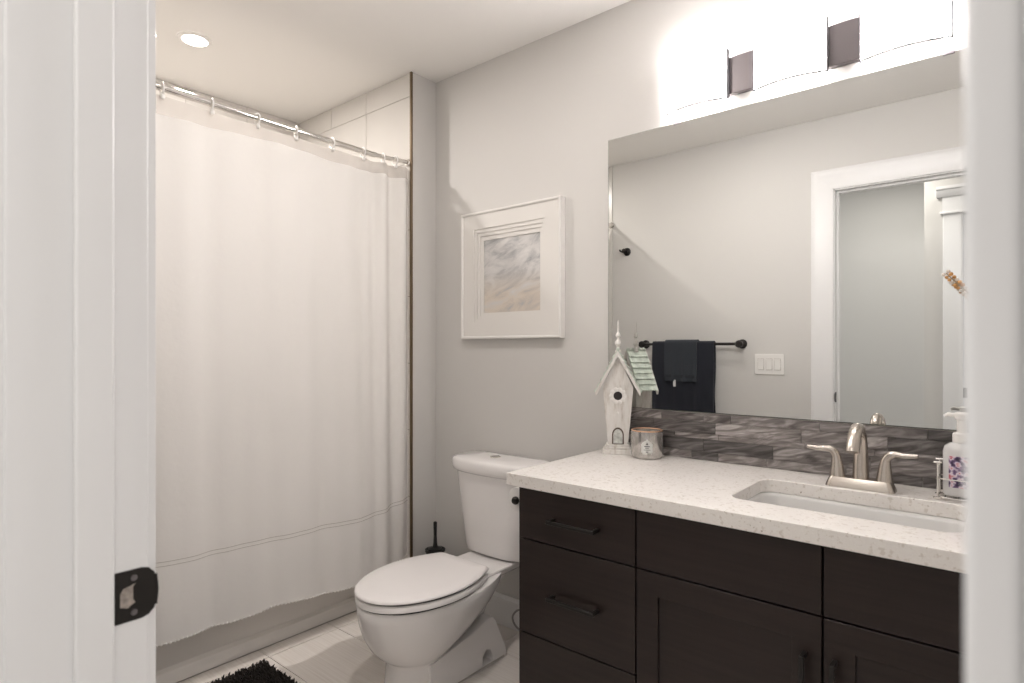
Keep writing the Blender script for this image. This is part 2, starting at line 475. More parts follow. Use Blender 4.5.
bm = BM(); box(bm, -.224, .599, -1.055, -1.018, .008, 2.052); sl = obj('door_slab', bm, M_trim, d2, bevel=.002)
for zz0, zz1 in ((.2, .95), (1.1, 1.9)):
    bm = BM(); box(bm, -.10, .48, -1.020, -1.014, zz0, zz1); obj('panel', bm, M_trim, sl, bevel=.004)
bm = BM(); box(bm, -.229, -.205, -1.021, -1.006, .86, .925); obj('latch_plate', bm, M_strike, sl, bevel=.002)

# ------------------------------------------------------------------ bathtub
tub = thing('bathtub', 'white alcove bathtub with a flat apron behind the shower curtain', 'bathtub', (-2.65, 1.01, 0))
bm = BM()
prof = [(-2.249, 0), (-2.249, .004), (-2.243, .0045), (-2.240, .048), (-2.243, .0535), (-2.250, .055), (-2.264, .060), (-2.264, .36), (-2.249, .375), (-2.249, .40), (-2.255, .408), (-2.31, .408), (-2.31, .30), (-2.31, 0)]
prism(bm, prof, YF+.01, YT-.002, 'xz'); obj('apron', bm, M_acr, tub, bevel=.003)
bm = BM()
secs = []
for (ins, zz, r) in ((0, .400, .02), (0, .410, .02), (.055, .412, .10), (.075, .395, .10), (.11, .15, .12), (.17, .09, .12)):
    x0, x1, y0, y1 = XT+.002+ins, -2.312-ins*.3, YF+.01+ins*1.5, YT-.002-ins
    secs.append([(a, c, zz) for a, c in rrect(x0, x1, y0, y1, max(r, .01))])
loft(bm, secs, cap0=False, cap1=True); obj('basin', bm, M_acr, tub)

# ------------------------------------------------------------------ shower rod, curtain, rings
XC = -2.103
rod = thing('shower_rod', 'polished metal shower rod spanning the tub alcove under the ceiling', 'shower rod', (XC, 1.01, 2.02))
def rodz(y):
    pts = [(.25, 2.030), (.72, 2.026), (1.19, 2.019), (1.53, 2.017), (1.6, 2.018), (1.773, 2.030)]
    for (a, za), (c, zc_) in zip(pts[:-1], pts[1:]):
        if a <= y <= c: return za + (zc_-za)*(y-a)/(c-a)
    return 2.03
bm = BM(); tube(bm, [(XC, y, rodz(y)) for y in [.262, .5, .72, .95, 1.19, 1.4, 1.53, 1.585]], .0128, 18); obj('outer_tube', bm, M_chrome, rod)
bm = BM(); tube(bm, [(XC, y, rodz(y)) for y in [1.58, 1.6, 1.68, 1.762]], .0100, 16); obj('inner_tube', bm, M_chrome, rod)
bm = BM(); lathe(bm, [(.0165, 0), (.0175, -.004), (.014, -.012), (.0105, -.013)], (XC-.004, YT-.0005, rodz(1.765)), 'y', 20); obj('end_cap', bm, M_chrome, rod)
bm = BM(); lathe(bm, [(.022, 0), (.022, .004), (.014, .013), (.0128, .015)], (XC, YF+.0085, 2.03), 'y', 20); obj('end_cap', bm, M_chrome, rod)

cur = thing('shower_curtain', 'white fabric shower curtain with sheer top band and stitched hem', 'shower curtain', (XC, 1.0, .2))
YC0, YC1 = .262, 1.7705
def cx(y, z):
    t = max(0, min(1, (z-.2)/1.8)); g = max(0, min(1, (y-1.50)/.10)); g = g*g*(3-2*g)
    f = .010*math.sin(y*17+.6) + .005*math.sin(y*31+1.3+.3*z) + .0025*math.sin(y*60+z*1.1)
    top = .005*math.sin(y*40+.5)
    low = (1-t)
    v = XC + f*(.30+.70*low)*(1-.3*g) + top*t
    v += g*(.016*math.sin((y-1.5)*58+.8)*(.55+.45*t))
    v += .022*low*math.sin(y*4.6+1.2)
    n_ = max(0, min(1, (.62-y)/.30)); v -= .10*n_*n_*(3-2*n_)*(1-t**6)
    return v
def cz(y): return .205 + .010*math.sin(y*7.3+.4) + .012*math.exp(-((y-1.15)/.12)**2) - .012*math.exp(-((y-1.02)/.1)**2) + .020*max(0, (y-1.5)/.2) + .014*max(0, (.95-y)/.25)
def htop(y): return 1.944 - .006*math.sin(y*9+.8)
NY = 220
def strip(name, zf0, zf1, NZ, m, dx=0, parent=cur):
    bm = BM(); grid = []
    for i in range(NY+1):
        y = YC0 + (YC1-YC0)*i/NY; col = []
        za, zb = zf0(y), zf1(y)
        for k in range(NZ+1):
            z = za + (zb-za)*k/NZ; col.append(bm.verts.new((cx(y, z)+dx, y, z)))
        grid.append(col)
    for i in range(NY):
        for k in range(NZ): bm.faces.new((grid[i][k], grid[i+1][k], grid[i+1][k+1], grid[i][k+1]))
    o = obj(name, bm, m, parent, smooth=80, solid=.0012); o.modifiers['solid'].use_rim = False
    return o
def hook_z(y): return rodz(y) - .024 - .006*abs(math.sin((y-.741)*PI/.157))
strip('cloth', cz, htop, 60, M_curtain)
strip('sheer_band', htop, hook_z, 5, M_sheer)
for dz in (0, .014):
    bm = BM(); pts = []
    for i in range(NY+1):
        y = YC0 + (YC1-YC0)*i/NY; z = .459 + .004*math.sin(y*7) + .02*max(0, (y-1.5)/.2) + .016*max(0, (.95-y)/.25) + dz
        pts.append((cx(y, z)+.0016, y, z))
    tube(bm, pts, .0011, 6); obj('stitch_line', bm, M_stitch, cur)
# knotted lower hem edge
bm = BM()
for i in range(120):
    y = YC0 + .004 + (YC1-YC0-.008)*i/119; z = cz(y)
    lathe(bm, [(.0005, -.006), (.0042, -.002), (.0042, .002), (.0006, .006)], (cx(y, z), y, z), 'z', 6)
o = obj('picot_edge', bm, M_curtain, cur)

ring_lab = 'small white plastic curtain ring on the metal shower rod'
ring0 = None
ry = [.585, .741, .898, 1.058, 1.212, 1.37, 1.521, 1.626, 1.692]
where = {.585: 'hidden behind the door frame edge', .741: 'nearest the door frame', .898: 'second out from the door frame', 1.058: 'third out from the door frame', 1.212: 'fourth out from the door frame',
         1.37: 'fifth out from the door frame', 1.521: 'just before the rod joint', 1.626: 'second from the tiled wall end', 1.692: 'closest to the tiled wall end'}
for y in ry[1:]:
    if ring0 is None:
        r0 = thing('curtain_ring', '', 'curtain ring', (XC, y, rodz(y)), 0, 'white curtain rings on the shower rod'); ring0 = r0
        bm = BM(); torus(bm, (0, 0, -.004), .0185, .0032, 'y', 22, 8, (1, 1.1)); obj('hoop', bm, M_plastic, r0, local=True)
        bm = BM(); lathe(bm, [(.0005, -.010), (.006, -.007), (.0080, 0), (.006, .007), (.0005, .010)], (.006, 0, -.030), 'z', 12); obj('bead', bm, M_plastic, r0, local=True)
        r = r0
    else:
        r = copy_tree(ring0)
        r.location = (XC, y, rodz(y))
    r.rotation_euler = (0, 0, random.uniform(-.25, .25))
    r['label'] = 'white plastic curtain ring on the shower rod, ' + where[y]

# ------------------------------------------------------------------ recessed ceiling lamp and an added fill copy
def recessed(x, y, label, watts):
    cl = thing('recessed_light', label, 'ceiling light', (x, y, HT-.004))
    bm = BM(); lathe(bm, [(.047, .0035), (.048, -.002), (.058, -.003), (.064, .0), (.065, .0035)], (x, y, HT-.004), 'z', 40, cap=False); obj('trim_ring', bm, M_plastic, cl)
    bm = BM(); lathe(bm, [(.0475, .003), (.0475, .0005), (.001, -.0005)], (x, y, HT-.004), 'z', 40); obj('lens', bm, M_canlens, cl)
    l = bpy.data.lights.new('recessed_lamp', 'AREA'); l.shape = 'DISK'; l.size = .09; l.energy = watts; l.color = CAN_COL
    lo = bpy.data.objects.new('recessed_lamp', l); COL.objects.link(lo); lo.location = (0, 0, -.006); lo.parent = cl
recessed(-2.542, 1.018, 'round recessed ceiling light glowing above the bathtub', CAN_W)
recessed(-1.15, .98, 'unseen fill light added in the bathroom ceiling in front of the vanity', FILL_W)  # fixture and lamp added out of view to lift curtain, toilet and floor

# ------------------------------------------------------------------ toilet
TX = -1.585
toi = thing('toilet', 'white two-piece toilet with closed lid standing between tub and vanity', 'toilet', (TX, 1.5, 0))
def egg(hw, yf, yb, hb, z, n=28, wide=.56, p=2.0):
    Lh = yb-yf; a = wide*Lh; right = []
    for i in range(n+1):
        t = PI/2*i/n
        right.append((hw*math.sin(t)**(2/p), yf + a*(1-math.cos(t)**(2/p))))
    for i in range(1, 13):
        t = i/12; right.append((hw+(hb-hw)*t*t, yf+a+(Lh-a)*t*.97))
    right.append((hb*.93, yb-(Lh-a)*.006)); right.append((hb*.80, yb))
    out = [(TX+x, y, z) for x, y in right] + [(TX-x, y, z) for x, y in right[::-1][:-1]]
    return out
bm = BM()
# bowl outside, rim to waist to foot
secs = [egg(.178, 1.152, 1.690, .120, .335), egg(.182, 1.147, 1.690, .120, .328), egg(.181, 1.149, 1.685, .116, .300), egg(.175, 1.158, 1.65, .112, .26),
        egg(.162, 1.172, 1.59, .108, .22), egg(.143, 1.195, 1.53, .095, .18), egg(.124, 1.220, 1.48, .082, .15), egg(.109, 1.243, 1.45, .074, .132), egg(.100, 1.257, 1.44, .070, .122), egg(.097, 1.262, 1.44, .068, .112),
        egg(.099, 1.258, 1.45, .072, .06), egg(.104, 1.250, 1.46, .078, .012), egg(.105, 1.248, 1.46, .078, 0)]
loft(bm, secs); obj('bowl', bm, M_porc, toi, smooth=60)
# trapway neck behind the bowl
bm = BM()
loft(bm, [[(TX+a, c_, z) for a, c_ in rrect(-w_, w_, y0, y1, .03, 5)] for w_, y0, y1, z in ((.070, 1.36, 1.66, .10), (.062, 1.38, 1.66, .16), (.058, 1.44, 1.70, .22), (.070, 1.50, 1.78, .29), (.085, 1.52, 1.80, .325))])
obj('trapway', bm, M_porc, toi, smooth=60)
# rear deck under the tank
bm = BM()
secs = []
for (hw0, hw1, y0, y1, z) in ((.080, .060, 1.58, 1.80, .288), (.108, .098, 1.58, 1.82, .312), (.116, .112, 1.58, 1.83, .326), (.118, .115, 1.58, 1.832, .340), (.115, .112, 1.58, 1.83, .346)):
    secs.append([(TX-hw0, y0, z), (TX+hw0, y0, z), (TX+hw1*1.0, y1-.10, z), (TX+hw1, y1-.02, z), (TX+hw1-.02, y1, z), (TX-hw1+.02, y1, z), (TX-hw1, y1-.02, z), (TX-hw1, y1-.10, z)])
loft(bm, secs); obj('deck', bm, M_porc, toi, bevel=.006, seg=3)
# trapway skirt with bolt niche
bm = BM()
prism(bm, [(1.34, 0), (1.730, 0), (1.733, .02), (1.722, .05), (1.668, .160), (1.652, .176), (1.628, .176), (1.54, .150), (1.44, .135), (1.34, .118)], TX-.105, TX+.105, 'yz')
sk = obj('skirt', bm, M_porc, toi)
for s in (-1, 1):
    c = BM(); prism(c, [(1.600, .012), (1.655, .012), (1.655, .028), (1.640, .056), (1.618, .064), (1.600, .044)], TX+s*.045, TX+s*.12, 'yz')
    bmesh.ops.translate(c, verts=c.verts[:], vec=(0, 0, 0)); cut(sk, c)
m = sk.modifiers.new('bevel', 'BEVEL'); m.width = .007; m.segments = 4; m.limit_method = 'ANGLE'; m.angle_limit = math.radians(50)
bm = BM(); tube(bm, [(TX+.101, 1.30, .006), (TX+.104, 1.5, .006), (TX+.105, 1.715, .006), (TX+.09, 1.735, .006)], .003, 6); obj('caulk_line', bm, M_matline, toi)
# seat and lid
def slab(name, hw, yf, yb, hb, z0, z1, m, par=toi, dome=0):
    bm = BM()
    secs = [egg(hw-.006, yf+.006, yb, hb-.004, z0), egg(hw, yf, yb, hb, z0+.004), egg(hw, yf, yb, hb, z1-.005), egg(hw-.004, yf+.004, yb-.002, hb-.003, z1-.001), egg(hw-.012, yf+.012, yb-.008, hb-.010, z1+dome*.3),
            egg(hw-.05, yf+.055, yb-.05, hb-.04, z1+dome)]
    loft(bm, secs); return obj(name, bm, m, par, smooth=50)
slab('seat_gap_shade', .173, 1.157, 1.600, .118, .334, .3395, M_gap)  # dark slab stands in for the shade between rim and seat
slab('seat', .183, 1.146, 1.608, .127, .3395, .3625, M_seat)
slab('lid_gap_shade', .173, 1.157, 1.600, .118, .363, .3680, M_gap)  # same dark slab for the shade between seat and lid
slab('lid', .183, 1.143, 1.610, .127, .3680, .3810, M_seat, dome=.003)
for s in (-1, 1):
    bm = BM(); lathe(bm, [(.010, -.022), (.0115, -.020), (.0115, .020), (.010, .022)], (TX+s*.075, 1.618, .362), 'x', 16); obj('hinge', bm, M_seat, toi)
# tank: bowed front, tapering down
def tank_sec(hw, yf, yb, z, bow=.022, n=14, r=.03):
    out = []
    for i in range(n+1):
        t = -1+2*i/n
        e = abs(t)**6
        out.append((TX-.004+hw*t*(1-.00*e), yf + bow*t*t + r*e, z))
    out += [(TX-.004+hw, yb-.012, z), (TX-.004+hw-.012, yb, z), (TX-.004-hw+.012, yb, z), (TX-.004-hw, yb-.012, z)]
    return out
bm = BM(); loft(bm, [tank_sec(.130, 1.772, 1.885, .347, .012), tank_sec(.160, 1.742, 1.888, .356, .016), tank_sec(.165, 1.735, 1.89, .375), tank_sec(.178, 1.722, 1.892, .52), tank_sec(.192, 1.708, 1.895, .682)]); obj('tank', bm, M_porc, toi, smooth=40)
bm = BM(); loft(bm, [tank_sec(.196, 1.702, 1.897, .680), tank_sec(.203, 1.694, 1.899, .688), tank_sec(.205, 1.692, 1.900, .700), tank_sec(.205, 1.692, 1.900, .722), tank_sec(.201, 1.697, 1.898, .731), tank_sec(.191, 1.708, 1.892, .7355), tank_sec(.10, 1.76, 1.86, .7385, .01)])
ld = obj('tank_lid', bm, M_porc, toi, smooth=50)
bm = BM(); lathe(bm, [(.0235, -.003), (.0235, .002), (.021, .004), (.001, .0045)], (TX-.015, 1.802, .738), 'z', 24); obj('flush_button', bm, M_chrome, ld)
bm = BM(); box(bm, TX-.0157, TX-.0143, 1.780, 1.824, .742, .7428); obj('button_split', bm, M_gap, ld)

# water supply
vs = thing('water_shutoff', 'small chrome shut-off valve with curved supply hose below the toilet tank', 'valve', (-1.45, 1.87, .0))
bm = BM(); lathe(bm, [(.022, 0), (.022, -.004), (.010, -.008), (.010, -.05), (.013, -.05), (.013, -.07), (.001, -.071)], (-1.452, YB-.0145, .055), 'y', 18); obj('valve_body', bm, M_chrome, vs)
bm = BM(); lathe(bm, [(.016, -.070), (.018, -.073), (.016, -.088), (.001, -.09)], (-1.452, YB-.0145, .055), 'y', 12); obj('valve_handle', bm, M_chrome, vs)
bm = BM(); tube(bm, spline([(-1.456, 1.862, .055), (-1.490, 1.856, .040), (-1.530, 1.850, .052), (-1.545, 1.845, .085), (-1.525, 1.842, .118), (-1.480, 1.838, .150), (-1.445, 1.832, .21), (-1.450, 1.826, .29), (-1.478, 1.82, .352)], 8), .0042, 8); obj('supply_hose', bm, M_hose, vs)

# toilet brush in the corner
tb = thing('toilet_brush', 'black toilet brush in its holder in the corner behind the toilet', 'toilet brush', (-1.995, 1.835, 0))
bm = BM(); lathe(bm, [(.046, 0), (.048, .004), (.040, .015), (.042, .26), (.046, .262), (.046, .270), (.040, .272), (.036, .262)], (-1.995, 1.835, 0), 'z', 28); obj('holder', bm, M_rubber, tb)
bm = BM(); lathe(bm, [(.034, .266), (.034, .274), (.012, .280), (.0085, .30), (.0070, .33), (.0085, .38), (.0085, .392), (.003, .395)], (-1.995, 1.835, 0), 'z', 20); obj('handle', bm, M_rubber, tb)

# ------------------------------------------------------------------ framed picture
pf = thing('framed_picture', 'square white framed abstract sky painting with wide mat above the toilet', 'picture', (-1.608, YB, 1.222))
X0, X1, Z0, Z1 = -1.884, -1.337, 1.222, 1.777
YP = YB-.033
def framebar(parent, x0, x1, z0, z1, w, yb, yf, m, name):
    poly = [(0, yb), (0, yf+.002), (.002, yf), (w-.005, yf), (w, yf+.005), (w, yb)]
    bm = BM()
    secs = []
    for (cxx, czz, sx, sz) in ((x0, z0, 1, 1), (x1, z0, -1, 1), (x1, z1, -1, -1), (x0, z1, 1, -1)):
        secs.append([(cxx+sx*a, y, czz+sz*a) for a, y in poly])
    rings = loft(bm, secs, False, False)
    n = len(poly)
    for i in range(n):
        j = (i+1) % n; bm.faces.new((rings[-1][i], rings[-1][j], rings[0][j], rings[0][i]))
    return obj(name, bm, m, parent, smooth=20)
framebar(pf, X0, X1, Z0, Z1, .0125, YB-.001, YP, M_frame, 'frame')
ax0, ax1, az0, az1 = -1.760, -1.450, 1.335, 1.652
bm = BM(); box(bm, X0+.010, X1-.010, YB-.006, YB-.002, Z0+.010, Z1-.010); obj('backing_board', bm, M_mat, pf)
def plate_ring(name, o_, i_, yf, yb):
    def rc(q, y): return [(q[0], y, q[2]), (q[1], y, q[2]), (q[1], y, q[3]), (q[0], y, q[3])]
    bm = BM(); R_ = [[bm.verts.new(p) for p in rc(q, y)] for q, y in ((o_, yf), (i_, yf), (i_, yb), (o_, yb))]
    for a, c in zip(R_, R_[1:]+R_[:1]):
        for k in range(4): bm.faces.new((a[k], a[(k+1) % 4], c[(k+1) % 4], c[k]))
    return obj(name, bm, M_mat, pf, smooth=0)
outr = (X0+.0122, X1-.0122, Z0+.0122, Z1-.0122)
for k, (dl, dr, dt, db) in enumerate(((.048, .030, .050, .042), (.032, .020, .034, .028), (.016, .010, .018, .014), (0, 0, 0, 0))):
    inn = (ax0-dl, ax1+dr, az0-db, az1+dt)
    plate_ring('mat_board' if k == 0 else 'mat_step', outr, inn, YB-.026+.004*k, YB-.0222+.004*k)
    outr = tuple(v+e for v, e in zip(inn, (-.006, .006, -.006, .006)))
M_art = mat('sky_painting', (.6, .55, .5), .7)
N, L, b = nodes(M_art)
tc = N.new('ShaderNodeTexCoord'); mp = N.new('ShaderNodeMapping'); L.new(tc.outputs['Generated'], mp.inputs['Vector'])
mp.inputs['Rotation'].default_value = (0, math.radians(18), 0)
sp_ = N.new('ShaderNodeSeparateXYZ'); L.new(tc.outputs['Generated'], sp_.inputs[0])
n1 = N.new('ShaderNodeTexNoise'); n1.inputs['Scale'].default_value = 2.6; n1.inputs['Detail'].default_value = 9; n1.inputs['Roughness'].default_value = .65; n1.inputs['Distortion'].default_value = .7
m3 = N.new('ShaderNodeMapping'); m3.inputs['Scale'].default_value = (.8, 1, 2.3); m3.inputs['Location'].default_value = (.3, 0, .9); L.new(mp.outputs[0], m3.inputs['Vector']); L.new(m3.outputs[0], n1.inputs['Vector'])
clouds = ramp(M_art, n1.outputs['Fac'], [(.30, (.29, .285, .295)), (.42, (.45, .445, .445)), (.52, (.60, .585, .57)), (.68, (.70, .68, .66))])
ground = ramp(M_art, n1.outputs['Fac'], [(.30, (.40, .43, .47)), (.40, (.56, .51, .46)), (.52, (.66, .59, .51)), (.7, (.62, .61, .60))])
ma = N.new('ShaderNodeMath'); ma.operation = 'MULTIPLY_ADD'; ma.inputs[1].default_value = .35; L.new(n1.outputs['Fac'], ma.inputs[0]); L.new(sp_.outputs['Z'], ma.inputs[2])
hr = ramp(M_art, ma.outputs[0], [(.42, (0, 0, 0)), (.72, (1, 1, 1))])
mx = N.new('ShaderNodeMixRGB'); L.new(hr.outputs[0], mx.inputs[0]); L.new(ground.outputs[0], mx.inputs[1]); L.new(clouds.outputs[0], mx.inputs[2]); L.new(mx.outputs[0], b.inputs['Base Color'])
bm = BM(); box(bm, ax0-.004, ax1+.004, YB-.0098, YB-.006, az0-.004, az1+.004); obj('painting', bm, M_art, pf)

# ------------------------------------------------------------------ vanity cabinet
CX0, CX1, CYF, CT = -1.115, XR-.002, 1.36, .774
van = thing('vanity_cabinet', 'dark espresso vanity cabinet with drawers and shaker doors under the worktop', 'cabinet', ((CX0+CX1)/2, 1.64, 0))
bm = BM(); box(bm, CX0+.002, CX1, CYF+.0202, YB-.002, .10, .118); box(bm, CX0+.002, CX1, YB-.012, YB-.002, .118, CT-.001)
for xx in (CX0+.018, -.738, -.0+.13, CX1-.018): box(bm, xx, xx+.016, CYF+.0202, YB-.012, .118, CT-.001)
box(bm, CX0+.002, CX1, CYF+.0202, CYF+.036, .60, .64); box(bm, CX0+.002, CX1, CYF+.0202, CYF+.036, CT-.03, CT-.001); box(bm, -.305, -.289, CYF+.0202, CYF+.036, .118, CT-.001)
box(bm, CX0+.002, -.729, CYF+.0202, CYF+.036, .33, .36); obj('carcass', bm, M_gap, van)
bm = BM(); box(bm, CX0, CX0+.016, CYF+.002, YB-.0015, .0, CT-.0005); obj('side_panel', bm, M_woodv, van, bevel=.001)
bm = BM(); box(bm, CX0+.02, CX1, CYF+.075, CYF+.09, 0, .10); obj('toe_kick', bm, M_wood, van)
G = .0022
def pull(parent, x, z, vertical=False, L_=.168):
    bm = BM(); y = CYF-.030; hl = L_/2
    if vertical: box(bm, x-.005, x+.005, y-.004, y+.004, z-hl, z+hl)
    else: box(bm, x-hl, x+hl, y-.004, y+.004, z-.005, z+.005)
    for s in (-1, 1):
        if vertical: box(bm, x-.005, x+.005, y+.002, CYF+.0005, z+s*(hl-.006)-.005, z+s*(hl-.006)+.005)
        else: box(bm, x+s*(hl-.006)-.005, x+s*(hl-.006)+.005, y+.002, CYF+.0005, z-.005, z+.005)
    return obj('handle', bm, M_black, parent, bevel=.0015)
def drawer(x0, x1, z0, z1, hz=None, name='drawer'):
    bm = BM(); box(bm, x0+G, x1-G, CYF, CYF+.0195, z0+G, z1-G); o = obj(name, bm, M_wood, van, bevel=.0012)
    if hz: pull(o, (x0+x1)/2+.008, hz, L_=.157)
    return o
def door(x0, x1, z0, z1, hx):
    fr = .058; a, c, e, f_ = x0+G, x1-G, z0+G, z1-G
    bm = BM(); box(bm, a, c, CYF, CYF+.0195, e, f_); o = obj('door', bm, M_wood, van)
    cc = BM(); box(cc, a+fr, c-fr, CYF-.01, CYF+.008, e+fr, f_-fr)
    bmesh.ops.translate(cc, verts=cc.verts[:], vec=(0, 0, 0))
    # cutter is in world space, door mesh sits in the thing's frame: both resolve through matrix_world
    bpy.context.view_layer.update(); cut(o, cc)
    m = o.modifiers.new('bevel', 'BEVEL'); m.width = .0012; m.segments = 2; m.limit_method = 'ANGLE'; m.angle_limit = math.radians(40)
    pull(o, hx, .539-.0825, True)
    return o
bpy.context.view_layer.update()
for xa, xb in ((-1.115, -.729), (.135, .52)):
    drawer(xa, xb, .6205, CT-.002, .694); drawer(xa, xb, .3445, .6205, .478); drawer(xa, xb, .10, .3445, .215)
drawer(-.729, -.297, .6205, CT-.002, None, 'false_front'); drawer(-.297, .135, .6205, CT-.002, None, 'false_front')
door(-.729, -.297, .10, .6205, -.331); door(-.297, .135, .10, .6205, -.2735-.0)
bm = BM(); box(bm, .52+G, XR-.002, CYF, CYF+.0195, .10, CT-.002); obj('filler_strip', bm, M_wood, van)

# worktop with sink cut-out
SX0, SX1, SY0, SY1 = -.535, -.072, 1.476, 1.755
bm = BM(); box(bm, -1.149, XR-.001, 1.342, YB-.001, CT, .81)
wt = obj('worktop', bm, M_quartz)
tag(wt, 'speckled white quartz worktop on the dark vanity cabinet', 'worktop')
bpy.context.view_layer.update()
c = BM(); prism(c, rrect(SX0, SX1, SY0, SY1, .036, 8), .70, .90, 'xy'); cut(wt, c)
m = wt.modifiers.new('bevel', 'BEVEL'); m.width = .0022; m.segments = 2; m.limit_method = 'ANGLE'; m.angle_limit = math.radians(60)
wt.data.materials.clear(); wt.data.materials.append(M_quartz)
# basin
sk_ = thing('sink', 'white rectangular undermount sink set into the quartz worktop', 'sink', ((SX0+SX1)/2, (SY0+SY1)/2, .64))
bm = BM(); secs = []
for ins, zz, r in ((-.020, .7735, .05), (.001, .7735, .045), (.006, .765, .045), (.012, .70, .045), (.030, .655, .05), (.085, .642, .05)):
    secs.append([(a, c_, zz) for a, c_ in rrect(SX0+ins, SX1-ins, SY0+ins, SY1-ins, r, 8)])
loft(bm, secs, cap0=False); obj('bowl', bm, mat('sink_porcelain', (.63, .62, .605), .15, coat=.3), sk_, smooth=60, solid=.004)
bm = BM(); lathe(bm, [(.022, .0), (.022, .003), (.016, .003), (.001, .001)], ((SX0+SX1)/2, 1.62, .642), 'z', 24); obj('drain', bm, M_nickel, sk_)

# backsplash of slate strips
bs = thing('backsplash', 'grey slate mosaic backsplash strip running between worktop and mirror', 'backsplash', (-.26, YB-.005, .8105))
bm = BM(); box(bm, -1.135, XR-.001, YB-.006, YB-.0005, .8105, .965); obj('grout_bed', bm, M_grout, bs)
bm = BM(); cl_ = bm.loops.layers.float_color.new('tone')
zrows = [(.8105, .838), (.838, .880), (.880, .898), (.898, .937), (.937, .965)]
random.seed(21)
for ri, (z0, z1) in enumerate(zrows):
    x = -1.135 + (0 if ri % 2 else -.05)
    while x < XR:
        wd = random.choice((.09, .15, .18, .22, .26)); a, c_ = max(x, -1.135), min(x+wd, XR-.001)
        if c_-a > .01:
            t = random.uniform(.6, 1.75); dp = random.uniform(.0092, .0108)
            v, fs = box(bm, a+.0006, c_-.0006, YB-dp, YB-.005, z0+.0006, z1-.0006)
            q1, q2 = random.random()*9, random.random()*9
            for f in fs:
                for lp in f.loops: lp[cl_] = (t, q1, q2, 1)
        x += wd
obj('mosaic', bm, M_stone, bs)

# ------------------------------------------------------------------ mirror
mi = thing('wall_mirror', 'large frameless wall mirror above the slate backsplash', 'mirror', (-.4, YB-.006, .967))
bm = BM(); box(bm, -1.139, .45, YB-.0052, YB-.0005, .967, 1.952); obj('backing', bm, M_mirback, mi)
bm = BM(); box(bm, -1.1375, .4485, YB-.0062, YB-.0052, .9690, 1.9505); obj('glass', bm, M_mirror, mi)
for x in (-.868, -.120):
    bm = BM(); box(bm, x-.013, x+.013, YB-.009, YB-.0005, 1.946, 1.955); obj('clip', bm, M_plate, mi, bevel=.001)

# ------------------------------------------------------------------ vanity light
vl = thing('vanity_light', 'three-shade bath bar light glowing white above the mirror', 'wall lamp', (-.48, YB, 1.955))
bm = BM(); box(bm, -.872, -.131, YB-.022, YB-.001, 1.993, 2.111); obj('back_plate', bm, M_plate, vl, bevel=.002)
YSH = 1.885
cols = [(-.892, -.686), (-.605, -.400), (-.317, -.111)]
for i, (a, c_) in enumerate(cols):
    bm = BM(); n = 14; mid = (a+c_)/2; hw = (c_-a)/2
    f1, f2 = [], []
    for k in range(n+1):
        t = -1+2*k/n; y = YSH-.024*(1-t*t)
        f1.append((mid+hw*t, y)); f2.append((mid+hw*t, y+.004))
    prism(bm, f1+f2[::-1], 1.981, 2.136, 'xy')
    sh = obj('glass_shade', bm, M_shade, vl, smooth=40)
    bm = BM(); tube(bm, [(x, y-.0008, 1.9795) for x, y in f1], .0022, 6); obj('rim_shade_line', bm, M_rimshade, vl)  # dark line added for the shading along the bottom glass rim
    for x in (a, c_):
        bm = BM(); box(bm, x-.0016, x+.0016, YSH-.006, YB-.021, 1.978, 2.134); obj('side_bracket', bm, M_dkmetal, vl)

# ------------------------------------------------------------------ faucet
fx, fy = -.302, 1.800
fa = thing('faucet', 'brushed nickel two-handle faucet behind the sink', 'faucet', (fx, fy, .81))
bm = BM()
loft(bm, [[(fx+a, fy+c_, z) for a, c_ in rrect(-w_, w_, -d_, d_, r_, 5)] for w_, d_, r_, z in ((.081, .030, .016, .8102), (.0805, .0295, .016, .814), (.073, .024, .013, .832), (.070, .0225, .012, .836))])
obj('base_plate', bm, M_nickel, fa, smooth=50)
bm = BM()
pts = spline([(fx, fy+.004, .822), (fx, fy+.006, .87), (fx, fy+.004, .925), (fx, fy-.010, .958), (fx, fy-.042, .972), (fx, fy-.078, .958), (fx, fy-.098, .930), (fx, fy-.103, .918)], 6)
n = len(pts); tube(bm, pts, [.0205-.0055*min(1, i/16)+.0020*max(0, (i-24)/18) for i in range(n)], 16); obj('spout', bm, M_nickel, fa, smooth=60)
for s in (-1, 1):
    hx = fx+s*.054
    bm = BM()
    # tapered body that bends over into a long flat lever
    ctrl = [(hx, fy, .824), (hx+s*.001, fy, .850), (hx+s*.002, fy, .876), (hx+s*.006, fy-.001, .896), (hx+s*.020, fy-.003, .907), (hx+s*.045, fy-.006, .906), (hx+s*.074, fy-.010, .909)]
    pts = spline(ctrl, 6); n = len(pts)
    rr = []
    for i in range(n):
        t = i/(n-1); rr.append(.0215*(1-t/.45)+.0112*(t/.45) if t < .45 else .0112*(1-(t-.45)/.55)+.0050*((t-.45)/.55))
    tube(bm, pts, rr, 14); obj('lever_handle', bm, M_nickel, fa, smooth=60)

